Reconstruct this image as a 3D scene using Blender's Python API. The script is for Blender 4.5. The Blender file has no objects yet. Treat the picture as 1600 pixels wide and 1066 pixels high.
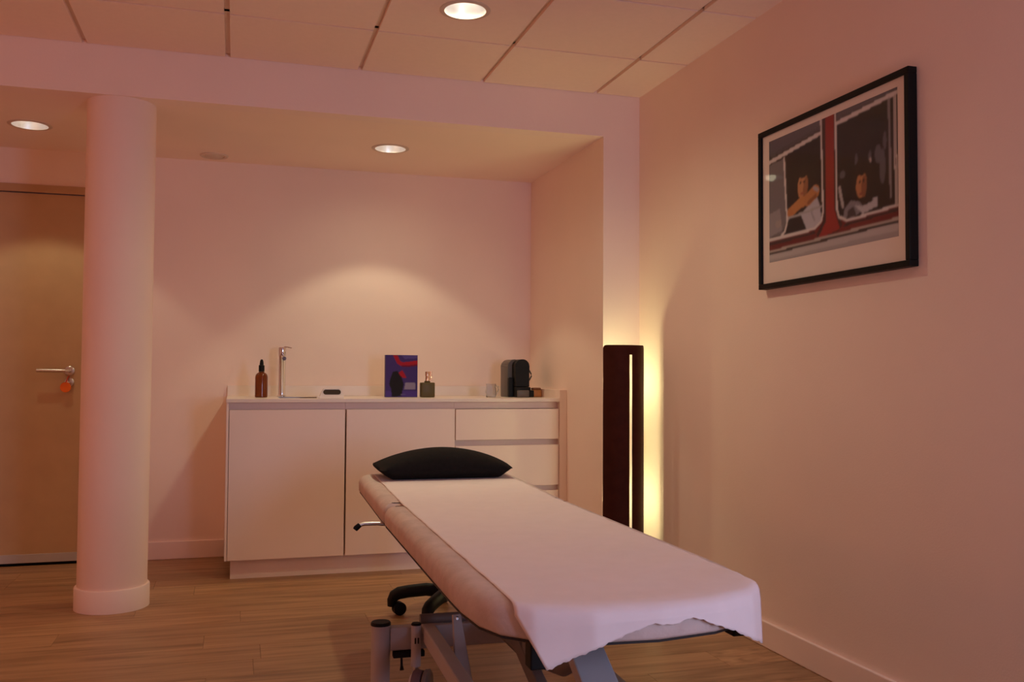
import bpy, bmesh, math, random
import numpy as np
from mathutils import Vector, Matrix
random.seed(7)
PI = math.pi
sc = bpy.context.scene
COL = sc.collection

# ------------------------------------------------------------ camera
YAW, PITCH, ROLL, CAM_H = .2898, .0366, .0058, 1.0482
fw = Vector((math.sin(YAW) * math.cos(PITCH), math.cos(YAW) * math.cos(PITCH), math.sin(PITCH)))
rt = Vector((math.cos(YAW), -math.sin(YAW), 0))
up = rt.cross(fw)
r2 = math.cos(ROLL) * rt + math.sin(ROLL) * up
u2 = -math.sin(ROLL) * rt + math.cos(ROLL) * up
cd = bpy.data.cameras.new('camera')
cam = bpy.data.objects.new('camera', cd)
COL.objects.link(cam)
cam.matrix_world = Matrix(((r2.x, u2.x, -fw.x, 0), (r2.y, u2.y, -fw.y, 0), (r2.z, u2.z, -fw.z, CAM_H), (0, 0, 0, 1)))
cd.sensor_width = 36
cd.lens = 1451.78 / 1600 * 36
cd.clip_start = .02
sc.camera = cam

# ------------------------------------------------------------ view, sky, large lights
sc.view_settings.view_transform = 'Standard'
sc.view_settings.look = 'None'
sc.view_settings.gamma = 1
sc.view_settings.use_curve_mapping = False
sc.view_settings.exposure = 0.0
sc.cycles.max_bounces = 16
sc.cycles.diffuse_bounces = 12
sc.cycles.caustics_reflective = False
sc.cycles.caustics_refractive = False
sc.cycles.sample_clamp_indirect = 4

W = bpy.data.worlds.new('dusk')
sc.world = W
W.use_nodes = True
W.node_tree.nodes['Background'].inputs[0].default_value = (.30, .42, .80, 1)
W.node_tree.nodes['Background'].inputs[1].default_value = .25

DOWN_COL = (1, .92, .60)
LAMP_COL = (1, .96, .46)
MAIN_W, ALC_W, LEFT_W = 7.7, 3.3, 2.3
ALC_SPILL, SIDE_W = 1.2, 8.4
SIDE_COL = (1, .35, .12)
BULB_W = 28
WINDOW_W = 30

wl = bpy.data.lights.new('added_window_light', 'AREA')  # area light added to match brightness, as daylight from an unseen window
wl.shape = 'RECTANGLE'
wl.size, wl.size_y = .55, 1.15
wl.energy = WINDOW_W
wl.color = (.53, .65, 1)
wlo = bpy.data.objects.new('added_window_light', wl)
COL.objects.link(wlo)
wlo.location = (1.69, -.86, 1.25)
wlo.rotation_euler = (PI / 2, 0, 0)      # shines along +y into the room
sl = bpy.data.lights.new('side_fill_light', 'POINT')       # unseen warm light added at the left to match brightness, no lamp modelled
sl.energy = SIDE_W
sl.color = SIDE_COL
sl.shadow_soft_size = .11
slo = bpy.data.objects.new('side_fill_light', sl)
COL.objects.link(slo)
slo.location = (-1.75, 3.1, 1.05)

# ------------------------------------------------------------ materials
MATS = {}


def mat(name, col, rough=.6, metal=0, noise=.04, scale=8, bump=0, bscale=60, coat=0, trans=0, ior=1.45, spec=.5):
    m = bpy.data.materials.new(name)
    m.use_nodes = True
    nt = m.node_tree
    b = nt.nodes['Principled BSDF']
    b.inputs['Roughness'].default_value = rough
    b.inputs['Metallic'].default_value = metal
    b.inputs['Coat Weight'].default_value = coat
    b.inputs['Transmission Weight'].default_value = trans
    b.inputs['IOR'].default_value = ior
    b.inputs['Specular IOR Level'].default_value = spec
    tc = nt.nodes.new('ShaderNodeTexCoord')
    if noise:
        n = nt.nodes.new('ShaderNodeTexNoise')
        n.inputs['Scale'].default_value = scale
        n.inputs['Detail'].default_value = 4
        nt.links.new(tc.outputs['Object'], n.inputs['Vector'])
        r = nt.nodes.new('ShaderNodeValToRGB')
        r.color_ramp.elements[0].position = .3
        r.color_ramp.elements[1].position = .7
        r.color_ramp.elements[0].color = tuple(c * (1 - noise) for c in col) + (1,)
        r.color_ramp.elements[1].color = tuple(min(1, c * (1 + noise)) for c in col) + (1,)
        nt.links.new(n.outputs['Fac'], r.inputs['Fac'])
        nt.links.new(r.outputs['Color'], b.inputs['Base Color'])
    else:
        b.inputs['Base Color'].default_value = tuple(col) + (1,)
    if bump:
        n2 = nt.nodes.new('ShaderNodeTexNoise')
        n2.inputs['Scale'].default_value = bscale
        n2.inputs['Detail'].default_value = 3
        nt.links.new(tc.outputs['Object'], n2.inputs['Vector'])
        bp = nt.nodes.new('ShaderNodeBump')
        bp.inputs['Strength'].default_value = bump
        bp.inputs['Distance'].default_value = .004
        nt.links.new(n2.outputs['Fac'], bp.inputs['Height'])
        nt.links.new(bp.outputs['Normal'], b.inputs['Normal'])
    MATS[name] = m
    return m


def emit(name, col, s):
    m = bpy.data.materials.new(name)
    m.use_nodes = True
    b = m.node_tree.nodes['Principled BSDF']
    b.inputs['Base Color'].default_value = (.8, .8, .8, 1)
    b.inputs['Emission Color'].default_value = tuple(col) + (1,)
    b.inputs['Emission Strength'].default_value = s
    return m


def wood_floor(name):
    m = bpy.data.materials.new(name)
    m.use_nodes = True
    nt = m.node_tree
    b = nt.nodes['Principled BSDF']
    b.inputs['Roughness'].default_value = .42
    tc = nt.nodes.new('ShaderNodeTexCoord')
    oi = nt.nodes.new('ShaderNodeObjectInfo')
    mul = nt.nodes.new('ShaderNodeMath'); mul.operation = 'MULTIPLY'; mul.inputs[1].default_value = 37
    nt.links.new(oi.outputs['Random'], mul.inputs[0])
    add = nt.nodes.new('ShaderNodeVectorMath'); add.operation = 'ADD'
    nt.links.new(tc.outputs['Object'], add.inputs[0])
    nt.links.new(mul.outputs[0], add.inputs[1])
    mp = nt.nodes.new('ShaderNodeMapping')
    mp.inputs['Scale'].default_value = (1.6, 22, 1)
    nt.links.new(add.outputs[0], mp.inputs['Vector'])
    n = nt.nodes.new('ShaderNodeTexNoise')
    n.inputs['Scale'].default_value = 1.5; n.inputs['Detail'].default_value = 7; n.inputs['Distortion'].default_value = .8
    nt.links.new(mp.outputs[0], n.inputs['Vector'])
    r = nt.nodes.new('ShaderNodeValToRGB')
    e = r.color_ramp.elements
    e[0].position = .3; e[0].color = (.23, .115, .048, 1)
    e[1].position = .72; e[1].color = (.47, .265, .13, 1)
    k = e.new(.5); k.color = (.37, .20, .095, 1)
    nt.links.new(n.outputs['Fac'], r.inputs['Fac'])
    hsv = nt.nodes.new('ShaderNodeHueSaturation')
    vr = nt.nodes.new('ShaderNodeMapRange')
    vr.inputs['To Min'].default_value = .86; vr.inputs['To Max'].default_value = 1.12
    nt.links.new(oi.outputs['Random'], vr.inputs['Value'])
    nt.links.new(vr.outputs[0], hsv.inputs['Value'])
    nt.links.new(r.outputs['Color'], hsv.inputs['Color'])
    nt.links.new(hsv.outputs['Color'], b.inputs['Base Color'])
    bp = nt.nodes.new('ShaderNodeBump'); bp.inputs['Strength'].default_value = .12; bp.inputs['Distance'].default_value = .002
    nt.links.new(n.outputs['Fac'], bp.inputs['Height'])
    nt.links.new(bp.outputs['Normal'], b.inputs['Normal'])
    return m


def printed(name, rough=.4):
    m = bpy.data.materials.new(name)
    m.use_nodes = True
    nt = m.node_tree
    b = nt.nodes['Principled BSDF']
    b.inputs['Roughness'].default_value = rough
    b.inputs['Specular IOR Level'].default_value = .12
    a = nt.nodes.new('ShaderNodeVertexColor')
    a.layer_name = 'ink'
    nt.links.new(a.outputs['Color'], b.inputs['Base Color'])
    return m


WALL = mat('wall_paint', (0.91, 0.735, 0.645), .75, noise=.015, scale=3, bump=.12, bscale=180)
CEILP = mat('ceiling_paint', (0.92, 0.745, 0.635), .8, noise=.015, scale=3)
TILE = mat('ceiling_tile_fibre', (0.92, 0.735, 0.63), .85, noise=.012, scale=40, bump=.15, bscale=220)
RAIL = mat('ceiling_rail_metal', (.80, .66, .56), .5, noise=.02)
COLM = mat('column_paint', (0.9, 0.71, 0.62), .7, noise=.015, scale=3)
BASEB = mat('skirting_paint', (0.92, 0.75, 0.67), .5, noise=.01)
FLOOR = wood_floor('oak_laminate')
SUBFL = mat('floor_joint', (.12, .07, .04), .8)
DOORM = mat('door_laminate', (.56, .36, .20), .5, noise=.05, scale=6)
DOORF = mat('door_frame_wood', (.52, .33, .18), .5, noise=.05, scale=6)
KICKM = mat('door_drop_seal', (.55, .52, .52), .45, .3)
STEEL = mat('brushed_steel', (.72, .68, .64), .28, 1, noise=.03, scale=30)
CHROME = mat('chrome', (.85, .84, .84), .08, 1, noise=.01)
LACQ = mat('white_lacquer', (0.92, 0.76, 0.68), .4, noise=.012, scale=4)
CARC = mat('cabinet_carcass', (.62, .50, .44), .55, noise=.02)
WORKT = mat('worktop_laminate', (.85, .74, .66), .35, noise=.02, scale=10)
SINKM = mat('sink_steel', (.45, .38, .33), .35, .9)
CUSH = mat('suede_upholstery', (.70, .59, .54), .95, noise=.10, scale=14, bump=.5, bscale=45, spec=.2)
BLACK = mat('black_plastic', (.009, .008, .0075), .5, noise=.1, spec=.22)
BOARD = mat('black_board', (.02, .016, .015), .6)
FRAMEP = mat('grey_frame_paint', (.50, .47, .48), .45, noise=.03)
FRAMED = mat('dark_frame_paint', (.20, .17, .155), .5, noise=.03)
PAPER = mat('paper_sheet', (.94, .86, .85), .9, noise=.015, scale=20, spec=.2)
PILLOW = mat('black_pillow_cloth', (.012, .010, .010), .9, noise=.15, scale=60, bump=.3, bscale=400, spec=.15)
WHEELC = mat('wheel_hub_plastic', (.62, .55, .57), .5)
TYRE = mat('wheel_tyre', (.16, .10, .11), .6)
WENGE = mat('wenge_veneer', (.050, .011, .006), .6, noise=.12, scale=25, spec=.08)
PICF = mat('picture_frame_black', (.008, .006, .005), .5, spec=.15)
MATB = mat('picture_mat_board', (.80, .70, .64), .8, noise=.01)
AMBER = mat('amber_glass', (.24, .055, .010), .12, noise=.03, trans=.75, ior=1.45)
OLIVE = mat('smoked_olive_glass', (.10, .075, .028), .4, noise=.03, spec=.3)
GOLD = mat('gold_pump_metal', (.85, .60, .40), .25, 1, noise=.02)
WHITEP = mat('white_plastic', (.82, .76, .70), .4, noise=.01)
DARKF = mat('dark_display_face', (.06, .045, .03), .6, spec=.2)
GREYP = mat('grey_machine_plastic', (.115, .095, .085), .4, noise=.03, spec=.3)
GLASS = mat('clear_glass', (.90, .92, .97), .05, noise=.01, trans=.95, ior=1.3)
POTW = mat('orange_wood', (.58, .25, .08), .5, noise=.1, scale=30)
POTD = mat('dark_wood_lid', (.28, .12, .06), .5, noise=.1, scale=30)
ORANGE = mat('orange_tag_plastic', (.95, .18, .015), .45, noise=.04)
REDP = mat('red_cord', (.55, .06, .02), .6)
REFL = mat('downlight_reflector', (.80, .78, .76), .42, 1, noise=.01)
TRIM = mat('downlight_trim', (.66, .52, .43), .5, noise=.01)
VENTM = mat('ceiling_disc_plastic', (.70, .57, .47), .6, noise=.01)
PURPLE = mat('purple_card', (.06, .03, .17), .5, noise=.05)
LEDW = emit('downlight_glow', (1, .92, .78), 14)
BULBM = emit('lamp_bulb_glow', (1, .80, .42), 14)
PRINT = printed('photo_print', .35)
CARDP = printed('card_print', .45)


# ------------------------------------------------------------ mesh helpers
def link(name, me, m=None, parent=None, loc=(0, 0, 0), rot=(0, 0, 0)):
    o = bpy.data.objects.new(name, me)
    COL.objects.link(o)
    o.location = loc
    o.rotation_euler = rot
    if m and not me.materials:
        me.materials.append(m)
    if parent:
        o.parent = parent
    return o


def obj(name, bm, m=None, parent=None, loc=(0, 0, 0), rot=(0, 0, 0), smooth=False, auto=None):
    bmesh.ops.recalc_face_normals(bm, faces=bm.faces)
    me = bpy.data.meshes.new(name)
    bm.to_mesh(me)
    bm.free()
    if smooth:
        for p in me.polygons:
            p.use_smooth = True
        me.set_sharp_from_angle(angle=auto or math.radians(38))
    return link(name, me, m, parent, loc, rot)


def thing(name, label, cat, loc=(0, 0, 0), rotz=0, group=None):
    o = bpy.data.objects.new(name, None)
    COL.objects.link(o)
    o.location = loc
    o.rotation_euler = (0, 0, rotz)
    o.empty_display_size = .05
    tag(o, label, cat, group)
    return o


def tag(o, label, cat, group=None):
    o['label'] = label
    o['category'] = cat
    if group:
        o['group'] = group
    return o


def struct(o):
    o['kind'] = 'structure'
    return o


def box(bm, x0, x1, y0, y1, z0, z1, bev=0, seg=2):
    vs = [bm.verts.new(p) for p in ((x0, y0, z0), (x1, y0, z0), (x1, y1, z0), (x0, y1, z0), (x0, y0, z1), (x1, y0, z1), (x1, y1, z1), (x0, y1, z1))]
    fs = [bm.faces.new([vs[i] for i in f]) for f in ((3, 2, 1, 0), (4, 5, 6, 7), (0, 1, 5, 4), (1, 2, 6, 5), (2, 3, 7, 6), (3, 0, 4, 7))]
    if bev:
        es = set()
        for f in fs:
            es.update(f.edges)
        bmesh.ops.bevel(bm, geom=list(es), offset=bev, segments=seg, affect='EDGES', profile=.5)
    return bm


def bx(*a, **k):
    return box(bmesh.new(), *a, **k)


def lathe(bm, prof, c=(0, 0, 0), n=32, caps=(True, True), M=None):
    rings = []
    M = M or Matrix.Identity(4)
    for r, z in prof:
        if r < 1e-6:
            rings.append([bm.verts.new(M @ Vector((c[0], c[1], c[2] + z)))])
        else:
            rings.append([bm.verts.new(M @ Vector((c[0] + r * math.cos(2 * PI * i / n), c[1] + r * math.sin(2 * PI * i / n), c[2] + z))) for i in range(n)])
    for a, b in zip(rings, rings[1:]):
        if len(a) == 1 and len(b) == 1:
            continue
        for i in range(n):
            j = (i + 1) % n
            if len(a) == 1:
                bm.faces.new((a[0], b[i], b[j]))
            elif len(b) == 1:
                bm.faces.new((a[i], b[0], a[j]))
            else:
                bm.faces.new((a[i], a[j], b[j], b[i]))
    if caps[0] and len(rings[0]) > 1:
        bm.faces.new(rings[0])
    if caps[1] and len(rings[-1]) > 1:
        bm.faces.new(rings[-1])
    return bm


def tube(bm, pts, r, n=12):
    pts = [Vector(p) for p in pts]
    rs = r if isinstance(r, (list, tuple)) else [r] * len(pts)
    rings = []
    for i, p in enumerate(pts):
        d = (pts[min(i + 1, len(pts) - 1)] - pts[max(i - 1, 0)]).normalized()
        a = d.cross(Vector((0, 0, 1)))
        if a.length < 1e-3:
            a = d.cross(Vector((1, 0, 0)))
        a.normalize()
        b = d.cross(a)
        rings.append([bm.verts.new(p + rs[i] * (math.cos(2 * PI * k / n) * a + math.sin(2 * PI * k / n) * b)) for k in range(n)])
    for A, B in zip(rings, rings[1:]):
        for k in range(n):
            bm.faces.new((A[k], A[(k + 1) % n], B[(k + 1) % n], B[k]))
    bm.faces.new(rings[0])
    bm.faces.new(rings[-1])
    return bm


def beam(bm, a, b, w, h, w2=None, h2=None, upv=(0, 0, 1)):
    """rectangular bar from a to b, w across, h along the up side"""
    a, b = Vector(a), Vector(b)
    d = (b - a).normalized()
    s = d.cross(Vector(upv)).normalized()
    t = s.cross(d)
    w2 = w2 or w
    h2 = h2 or h
    A = [bm.verts.new(a + s * x * w / 2 + t * z * h / 2) for x, z in ((-1, -1), (1, -1), (1, 1), (-1, 1))]
    B = [bm.verts.new(b + s * x * w2 / 2 + t * z * h2 / 2) for x, z in ((-1, -1), (1, -1), (1, 1), (-1, 1))]
    for k in range(4):
        bm.faces.new((A[k], A[(k + 1) % 4], B[(k + 1) % 4], B[k]))
    bm.faces.new(A)
    bm.faces.new(B)
    bmesh.ops.bevel(bm, geom=list({e for v in A + B for e in v.link_edges}), offset=min(w, h) * .12, segments=2, affect='EDGES', profile=.5)
    return bm


def prism_y(bm, poly, y0, y1):
    """poly in x,z, extruded along y"""
    a = [bm.verts.new((x, y0, z)) for x, z in poly]
    b = [bm.verts.new((x, y1, z)) for x, z in poly]
    n = len(poly)
    for i in range(n):
        bm.faces.new((a[i], a[(i + 1) % n], b[(i + 1) % n], b[i]))
    bm.faces.new(a)
    bm.faces.new(b)
    return bm


def plate_holes(x0, x1, y0, y1, z0, z1, holes, n=32):
    bm = bmesh.new()
    vs = [bm.verts.new(p) for p in ((x0, y0, z0), (x1, y0, z0), (x1, y1, z0), (x0, y1, z0))]
    es = [bm.edges.new((vs[i], vs[(i + 1) % 4])) for i in range(4)]
    for hx, hy, hr in holes:
        cv = [bm.verts.new((hx + hr * math.cos(2 * PI * i / n), hy + hr * math.sin(2 * PI * i / n), z0)) for i in range(n)]
        es += [bm.edges.new((cv[i], cv[(i + 1) % n])) for i in range(n)]
    g = bmesh.ops.triangle_fill(bm, edges=es, use_beauty=True, use_dissolve=False)
    fs = [f for f in bm.faces]
    ex = bmesh.ops.extrude_face_region(bm, geom=fs)
    bmesh.ops.translate(bm, verts=[v for v in ex['geom'] if isinstance(v, bmesh.types.BMVert)], vec=(0, 0, z1 - z0))
    return bm


def offset_poly(poly, d):
    """inward offset of a counter-clockwise polygon"""
    n = len(poly)
    out = []
    for i in range(n):
        p0, p1, p2 = Vector(poly[i - 1]), Vector(poly[i]), Vector(poly[(i + 1) % n])
        e1 = (p1 - p0).normalized(); e2 = (p2 - p1).normalized()
        n1 = Vector((-e1.y, e1.x)); n2 = Vector((-e2.y, e2.x))
        m = (n1 + n2)
        m = m / max(m.length_squared, 1e-6) * 2
        out.append(p1 + m * d * 1.0)
    return out


def pad(poly, levels):
    """stack of inset outlines (z, inset) closed at both ends"""
    bm = bmesh.new()
    rings = []
    for z, d in levels:
        rings.append([bm.verts.new((p[0], p[1], z)) for p in offset_poly(poly, d)])
    n = len(poly)
    for a, b in zip(rings, rings[1:]):
        for i in range(n):
            bm.faces.new((a[i], a[(i + 1) % n], b[(i + 1) % n], b[i]))
    bm.faces.new(rings[0])
    bm.faces.new(rings[-1])
    return bm


# ------------------------------------------------------------ room dimensions
XR, YB, ZC, ZB, XA, YA = 1.9965, 4.3985, 2.4943, 2.2755, 1.7953, 5.612
XL, YF = -2.2, -.97

# ------------------------------------------------------------ floor with planks
fl = struct(obj('floor', bx(XL, XR, YF, YA, -.10, -.006), SUBFL))
PW, PL = .182, 1.22
pme = bpy.data.meshes.new('plank')
b_ = bx(0, 1, 0, PW - .0012, -.006, 0)
bmesh.ops.recalc_face_normals(b_, faces=b_.faces)
b_.to_mesh(pme); b_.free()
pme.materials.append(FLOOR)
y = YF
row = 0
while y < YA - .001:
    w = min(PW, YA - y)
    x = XL - random.uniform(0, PL * .9)
    while x < XR:
        a, e = max(x, XL), min(x + PL, XR)
        if e - a > .02:
            o = link('plank', pme, None, fl, (a, y, 0))
            o.scale = (e - a - .0012, w / PW, 1)
        x += PL
    y += PW
    row += 1

# ------------------------------------------------------------ walls
struct(obj('wall_right', bx(XR, XR + .12, YF - .12, YA + .12, -.1, ZC + .25), WALL))
struct(obj('wall_left', bx(XL - .12, XL, YF - .12, YA + .12, -.1, ZC + .25), WALL))
DX0, DX1, DZ = -1.70, -.745, 2.078            # door opening (with frame)
b = bmesh.new()
box(b, XL, DX0, YA, YA + .12, -.1, ZC + .25)
box(b, DX1, XR, YA, YA + .12, -.1, ZC + .25)
box(b, DX0, DX1, YA, YA + .12, DZ, ZC + .25)
struct(obj('wall_back', b, WALL))
b = bmesh.new()                                # wall behind the camera, with an unseen window added for daylight
WX0, WX1, WZ0, WZ1 = 1.36, 1.985, .62, 1.88
box(b, XL, WX0, YF - .12, YF, -.1, ZC + .25)
box(b, WX1, XR, YF - .12, YF, -.1, ZC + .25)
box(b, WX0, WX1, YF - .12, YF, -.1, WZ0)
box(b, WX0, WX1, YF - .12, YF, WZ1, ZC + .25)
struct(obj('wall_front', b, WALL))
win = struct(bpy.data.objects.new('window_1', None)); COL.objects.link(win)
win.location = (WX0, YF - .06, WZ0)
ww, wh = WX1 - WX0, WZ1 - WZ0
b = bmesh.new()
for a in ((0, .05, 0, wh), (ww - .05, ww, 0, wh), (.05, ww - .05, 0, .05), (.05, ww - .05, wh - .05, wh), (ww / 2 - .025, ww / 2 + .025, .05, wh - .05)):
    box(b, a[0], a[1], -.03, .03, a[2], a[3])
obj('window_frame', b, LACQ, win)
for a in ((.05, ww / 2 - .025), (ww / 2 + .025, ww - .05)):
    obj('pane', bx(a[0], a[1], -.004, .004, .05, wh - .05), GLASS, win)
# wall piece right of the alcove and the bulkhead above it
struct(obj('wall_return', bx(XA, XR, YB, YA, -.1, ZC + .25), WALL))
struct(obj('wall_bulkhead', bx(XL, XA, YB, YB + .10, ZB, ZC + .25), WALL))

# ------------------------------------------------------------ ceilings
DL_MAIN = (.854, 3.54, ZC)
DL_ALC = (.792, 4.99, ZB)
DL_LEFT = (-.992, 5.062, ZB)
HR = .084
cl = struct(obj('ceiling', bx(XL, XR, YF, YB, ZC + .14, ZC + .24), CEILP))
struct(obj('ceiling_alcove', plate_holes(XL, XA, YB + .10, YA, ZB, ZB + .02, [(DL_ALC[0], DL_ALC[1], HR), (DL_LEFT[0], DL_LEFT[1], HR)]), CEILP))
struct(obj('ceiling_alcove_slab', bx(XL, XA, YB + .10, YA, ZB + .12, ZB + .22), CEILP))
GX, GY = .011, .006
xs = [XR]
x = XR - .249
while x > XL:
    xs.append(x); x -= .6
xs.append(XL)
ys = [YB]
y = YB - .531
while y > YF:
    ys.append(y); y -= .6
ys.append(YF)
for i in range(len(xs) - 1):
    for j in range(len(ys) - 1):
        x1, x0, y1, y0 = xs[i] - (GX if i else 0), xs[i + 1] + GX, ys[j] - (GY if j else .003), ys[j + 1] + GY
        hs = [(d[0], d[1], HR) for d in (DL_MAIN,) if x0 < d[0] < x1 and y0 < d[1] < y1]
        if hs:
            obj('ceiling_tile', plate_holes(x0, x1, y0, y1, ZC, ZC + .016, hs), TILE, cl)
        else:
            obj('ceiling_tile', bx(x0, x1, y0, y1, ZC, ZC + .016), TILE, cl)
for x in xs[1:-1]:
    obj('ceiling_rail', bx(x - .018, x + .018, YF, YB - .001, ZC + .0165, ZC + .04), RAIL, cl)
for y in ys[1:-1]:
    obj('ceiling_rail', bx(XL, XR, y - .012, y + .012, ZC + .0165, ZC + .0385), RAIL, cl)

# ------------------------------------------------------------ skirting
struct(obj('baseboard_right', bx(XR - .014, XR, YF, YB, 0, .10, bev=.004), BASEB))
struct(obj('baseboard_return', bx(XA - .001, XR - .014, YB - .014, YB, 0, .10, bev=.004), BASEB))
struct(obj('baseboard_back', bx(DX1, -.036, YA - .014, YA, 0, .10, bev=.004), BASEB))

# ------------------------------------------------------------ column
colm = struct(bpy.data.objects.new('column', None)); COL.objects.link(colm)
colm.location = (-.512, 4.552, 0)
colm['label'] = 'round white plastered column standing left of the alcove'
b = lathe(bmesh.new(), [(.147, .098), (.147, ZB)], n=64)
obj('column_shaft', b, COLM, colm, smooth=True)
b = lathe(bmesh.new(), [(.158, 0), (.158, .094), (.155, .099), (.147, .099)], n=64)
obj('base_collar', b, BASEB, colm, smooth=True)

# ------------------------------------------------------------ door
dr = struct(bpy.data.objects.new('door_1', None)); COL.objects.link(dr)
dr.location = (DX0, YA, 0)
dw = DX1 - DX0
b = bmesh.new()
box(b, 0, .04, -.012, .11, 0, DZ)
box(b, dw - .04, dw, -.012, .11, 0, DZ)
box(b, .04, dw - .04, -.012, .11, DZ - .042, DZ)
obj('door_frame', b, DOORF, dr)
lf = obj('door_leaf', bx(.044, dw - .044, .002, .045, .014, DZ - .047, bev=.002), DOORM, dr)
obj('kick_strip', bx(.044, dw - .044, -.006, .002, .016, .062, bev=.001), KICKM, dr)
b = bmesh.new()
box(b, 0, dw, .0005, .12, -.1, -.004)
box(b, .0405, dw - .0405, .05, .12, -.004, .08)
obj('door_gap_backing', b, BOARD, dr)  # dark backing added to stop outside light leaking under the door
HXc = -.872 - DX0
hd = obj('door_handle', tube(bmesh.new(), [(HXc, .002, 1.057), (HXc, -.045, 1.057), (HXc - .012, -.058, 1.057), (HXc - .155, -.058, 1.058)], .0095, 16), STEEL, dr, smooth=True)
b = lathe(bmesh.new(), [(.026, 0), (.026, .006), (.022, .009)], M=Matrix.Translation((HXc, .002, 1.057)) @ Matrix.Rotation(PI / 2, 4, 'X'))
obj('handle_rose', b, STEEL, hd, smooth=True)
b = lathe(bmesh.new(), [(.024, 0), (.024, .006), (.02, .009)], M=Matrix.Translation((HXc, .002, .995)) @ Matrix.Rotation(PI / 2, 4, 'X'))
obj('lock_rose', b, STEEL, hd, smooth=True)
# key tag hanging in front of the lock
tg = thing('key_tag', 'orange round key tag hanging under the door handle', 'tag', (-.886, YA - .03, .935))
b = lathe(bmesh.new(), [(.010, -.003), (.026, -.002), (.028, 0), (.026, .002), (.010, .003)], c=(0, 0, 0), M=Matrix.Translation((0, 0, .032)) @ Matrix.Rotation(PI / 2, 4, 'X'), n=28)
obj('disc', b, ORANGE, tg, smooth=True)
b = tube(bmesh.new(), [(0, 0, .055), (.006, .004, .068), (.008, .012, .082), (.0135, .022, .094)], .003, 8)
tube(b, [(-.001, 0, .055), (.003, .004, .068), (.006, .012, .082), (.0125, .022, .094)], .0025, 8)
obj('cord', b, REDP, tg, smooth=True)
obj('key', bx(.007, .019, .004, .030, .056, .064, bev=.001), STEEL, tg)


# ------------------------------------------------------------ downlights
def downlight(p, power, label, cone=97, soft=.22, spill=0):
    t = thing('downlight', label, 'ceiling light', p, 0, 'recessed round downlights')
    b = lathe(bmesh.new(), [(.0825, .0), (.0825, -.004), (.094, -.005), (.101, -.002), (.101, .0)], n=48, caps=(False, False))
    obj('trim_ring', b, TRIM, t, smooth=True)
    b = lathe(bmesh.new(), [(.0825, -.003), (.078, .02), (.066, .055), (.050, .08), (.05, .083), (.0835, .083), (.0835, 0)], n=48, caps=(False, False))
    obj('reflector', b, REFL, t, smooth=True, auto=math.radians(25))
    b = lathe(bmesh.new(), [(.044, .080), (.042, .066), (.032, .052), (.018, .046), (0, .044)], n=32, caps=(True, False))
    obj('bulb', b, LEDW, t, smooth=True)
    l = bpy.data.lights.new('downlight_beam', 'SPOT')
    l.energy = power * 4
    l.color = DOWN_COL
    l.spot_size = math.radians(cone)
    l.spot_blend = soft
    l.shadow_soft_size = .03
    o = bpy.data.objects.new('downlight_beam', l)
    COL.objects.link(o)
    o.location = (0, 0, .015)
    o.parent = t
    if spill:
        l2 = l.copy()
        l2.energy = spill * 4
        l2.spot_size = math.radians(168)
        l2.spot_blend = 1
        o2 = bpy.data.objects.new('downlight_spill', l2)
        COL.objects.link(o2)
        o2.location = (0, 0, .004)
        o2.parent = t
    return t


downlight(DL_MAIN, MAIN_W, 'round recessed downlight glowing in the tiled ceiling above the treatment table', 158, 1.0)
downlight(DL_ALC, ALC_W, 'round recessed downlight glowing in the alcove ceiling above the white counter', spill=ALC_SPILL)
downlight(DL_LEFT, LEFT_W, 'round recessed downlight glowing in front of the wooden door, left of the column')

vt = thing('ceiling_disc', 'small flat unlit round disc on the alcove ceiling right of the column', 'vent', (-.13, 5.46, ZB))
obj('disc_ring', lathe(bmesh.new(), [(.058, 0), (.058, -.006), (.072, -.008), (.077, -.004), (.077, 0)], n=40, caps=(False, False)), VENTM, vt, smooth=True)
obj('disc_plate', lathe(bmesh.new(), [(.050, 0), (.050, -.004), (.046, -.007), (0, -.008)], n=40, caps=(True, False)), VENTM, vt, smooth=True)

# ------------------------------------------------------------ counter: cabinets, plinth, worktop
CY = 4.94
CZ = .90


def cabinet(name, label, x0, x1, group='white base cabinets under the worktop'):
    t = thing(name, label, 'cabinet', (x0, CY, .1), 0, group)
    w = x1 - x0
    d = YA - .004 - CY
    b = bmesh.new()
    box(b, 0, .016, .055, d, 0, CZ - .1)
    box(b, w - .016, w, .055, d, 0, CZ - .1)
    box(b, .016, w - .016, d - .01, d, 0, CZ - .1)
    box(b, .016, w - .016, .055, d - .01, 0, .016)
    obj('carcass', b, CARC, t)
    obj('top_rail', bx(.0002, w - .0002, .040, .054, .762, CZ - .1), LACQ, t)
    return t, w


t, w = cabinet('base_cabinet', 'white handleless base cabinet, left end of the counter, under the amber bottle', -.024, .5645)
obj('end_panel', bx(-.012, -.0005, 0, YA - .004 - CY, 0, CZ - .1), LACQ, t)
obj('door', bx(.002, w - .004, 0, .0195, 0, .762, bev=.0015), LACQ, t)
t, w = cabinet('base_cabinet', 'white handleless base cabinet, middle of the counter, under the purple card', .565, 1.1545)
obj('door', bx(.004, w - .0025, 0, .0195, 0, .762, bev=.0015), LACQ, t)
t, w = cabinet('drawer_cabinet', 'white three drawer cabinet at right end of the counter beside the alcove wall', 1.155, 1.7525, 'white base cabinets under the worktop')
obj('end_panel', bx(w + .0005, XA - .0005 - 1.155, -.008, YA - .004 - CY, -.1, .866, bev=.001), LACQ, t)
for z0, z1 in ((.0, .306), (.335, .560), (.592, .760)):
    obj('drawer', bx(.002, w - .003, 0, .0195, z0, z1, bev=.0015), LACQ, t)
for z0, z1 in ((.296, .345), (.550, .605)):
    obj('grip_rail', bx(.0002, w - .0002, .040, .054, z0, z1), LACQ, t)
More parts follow.
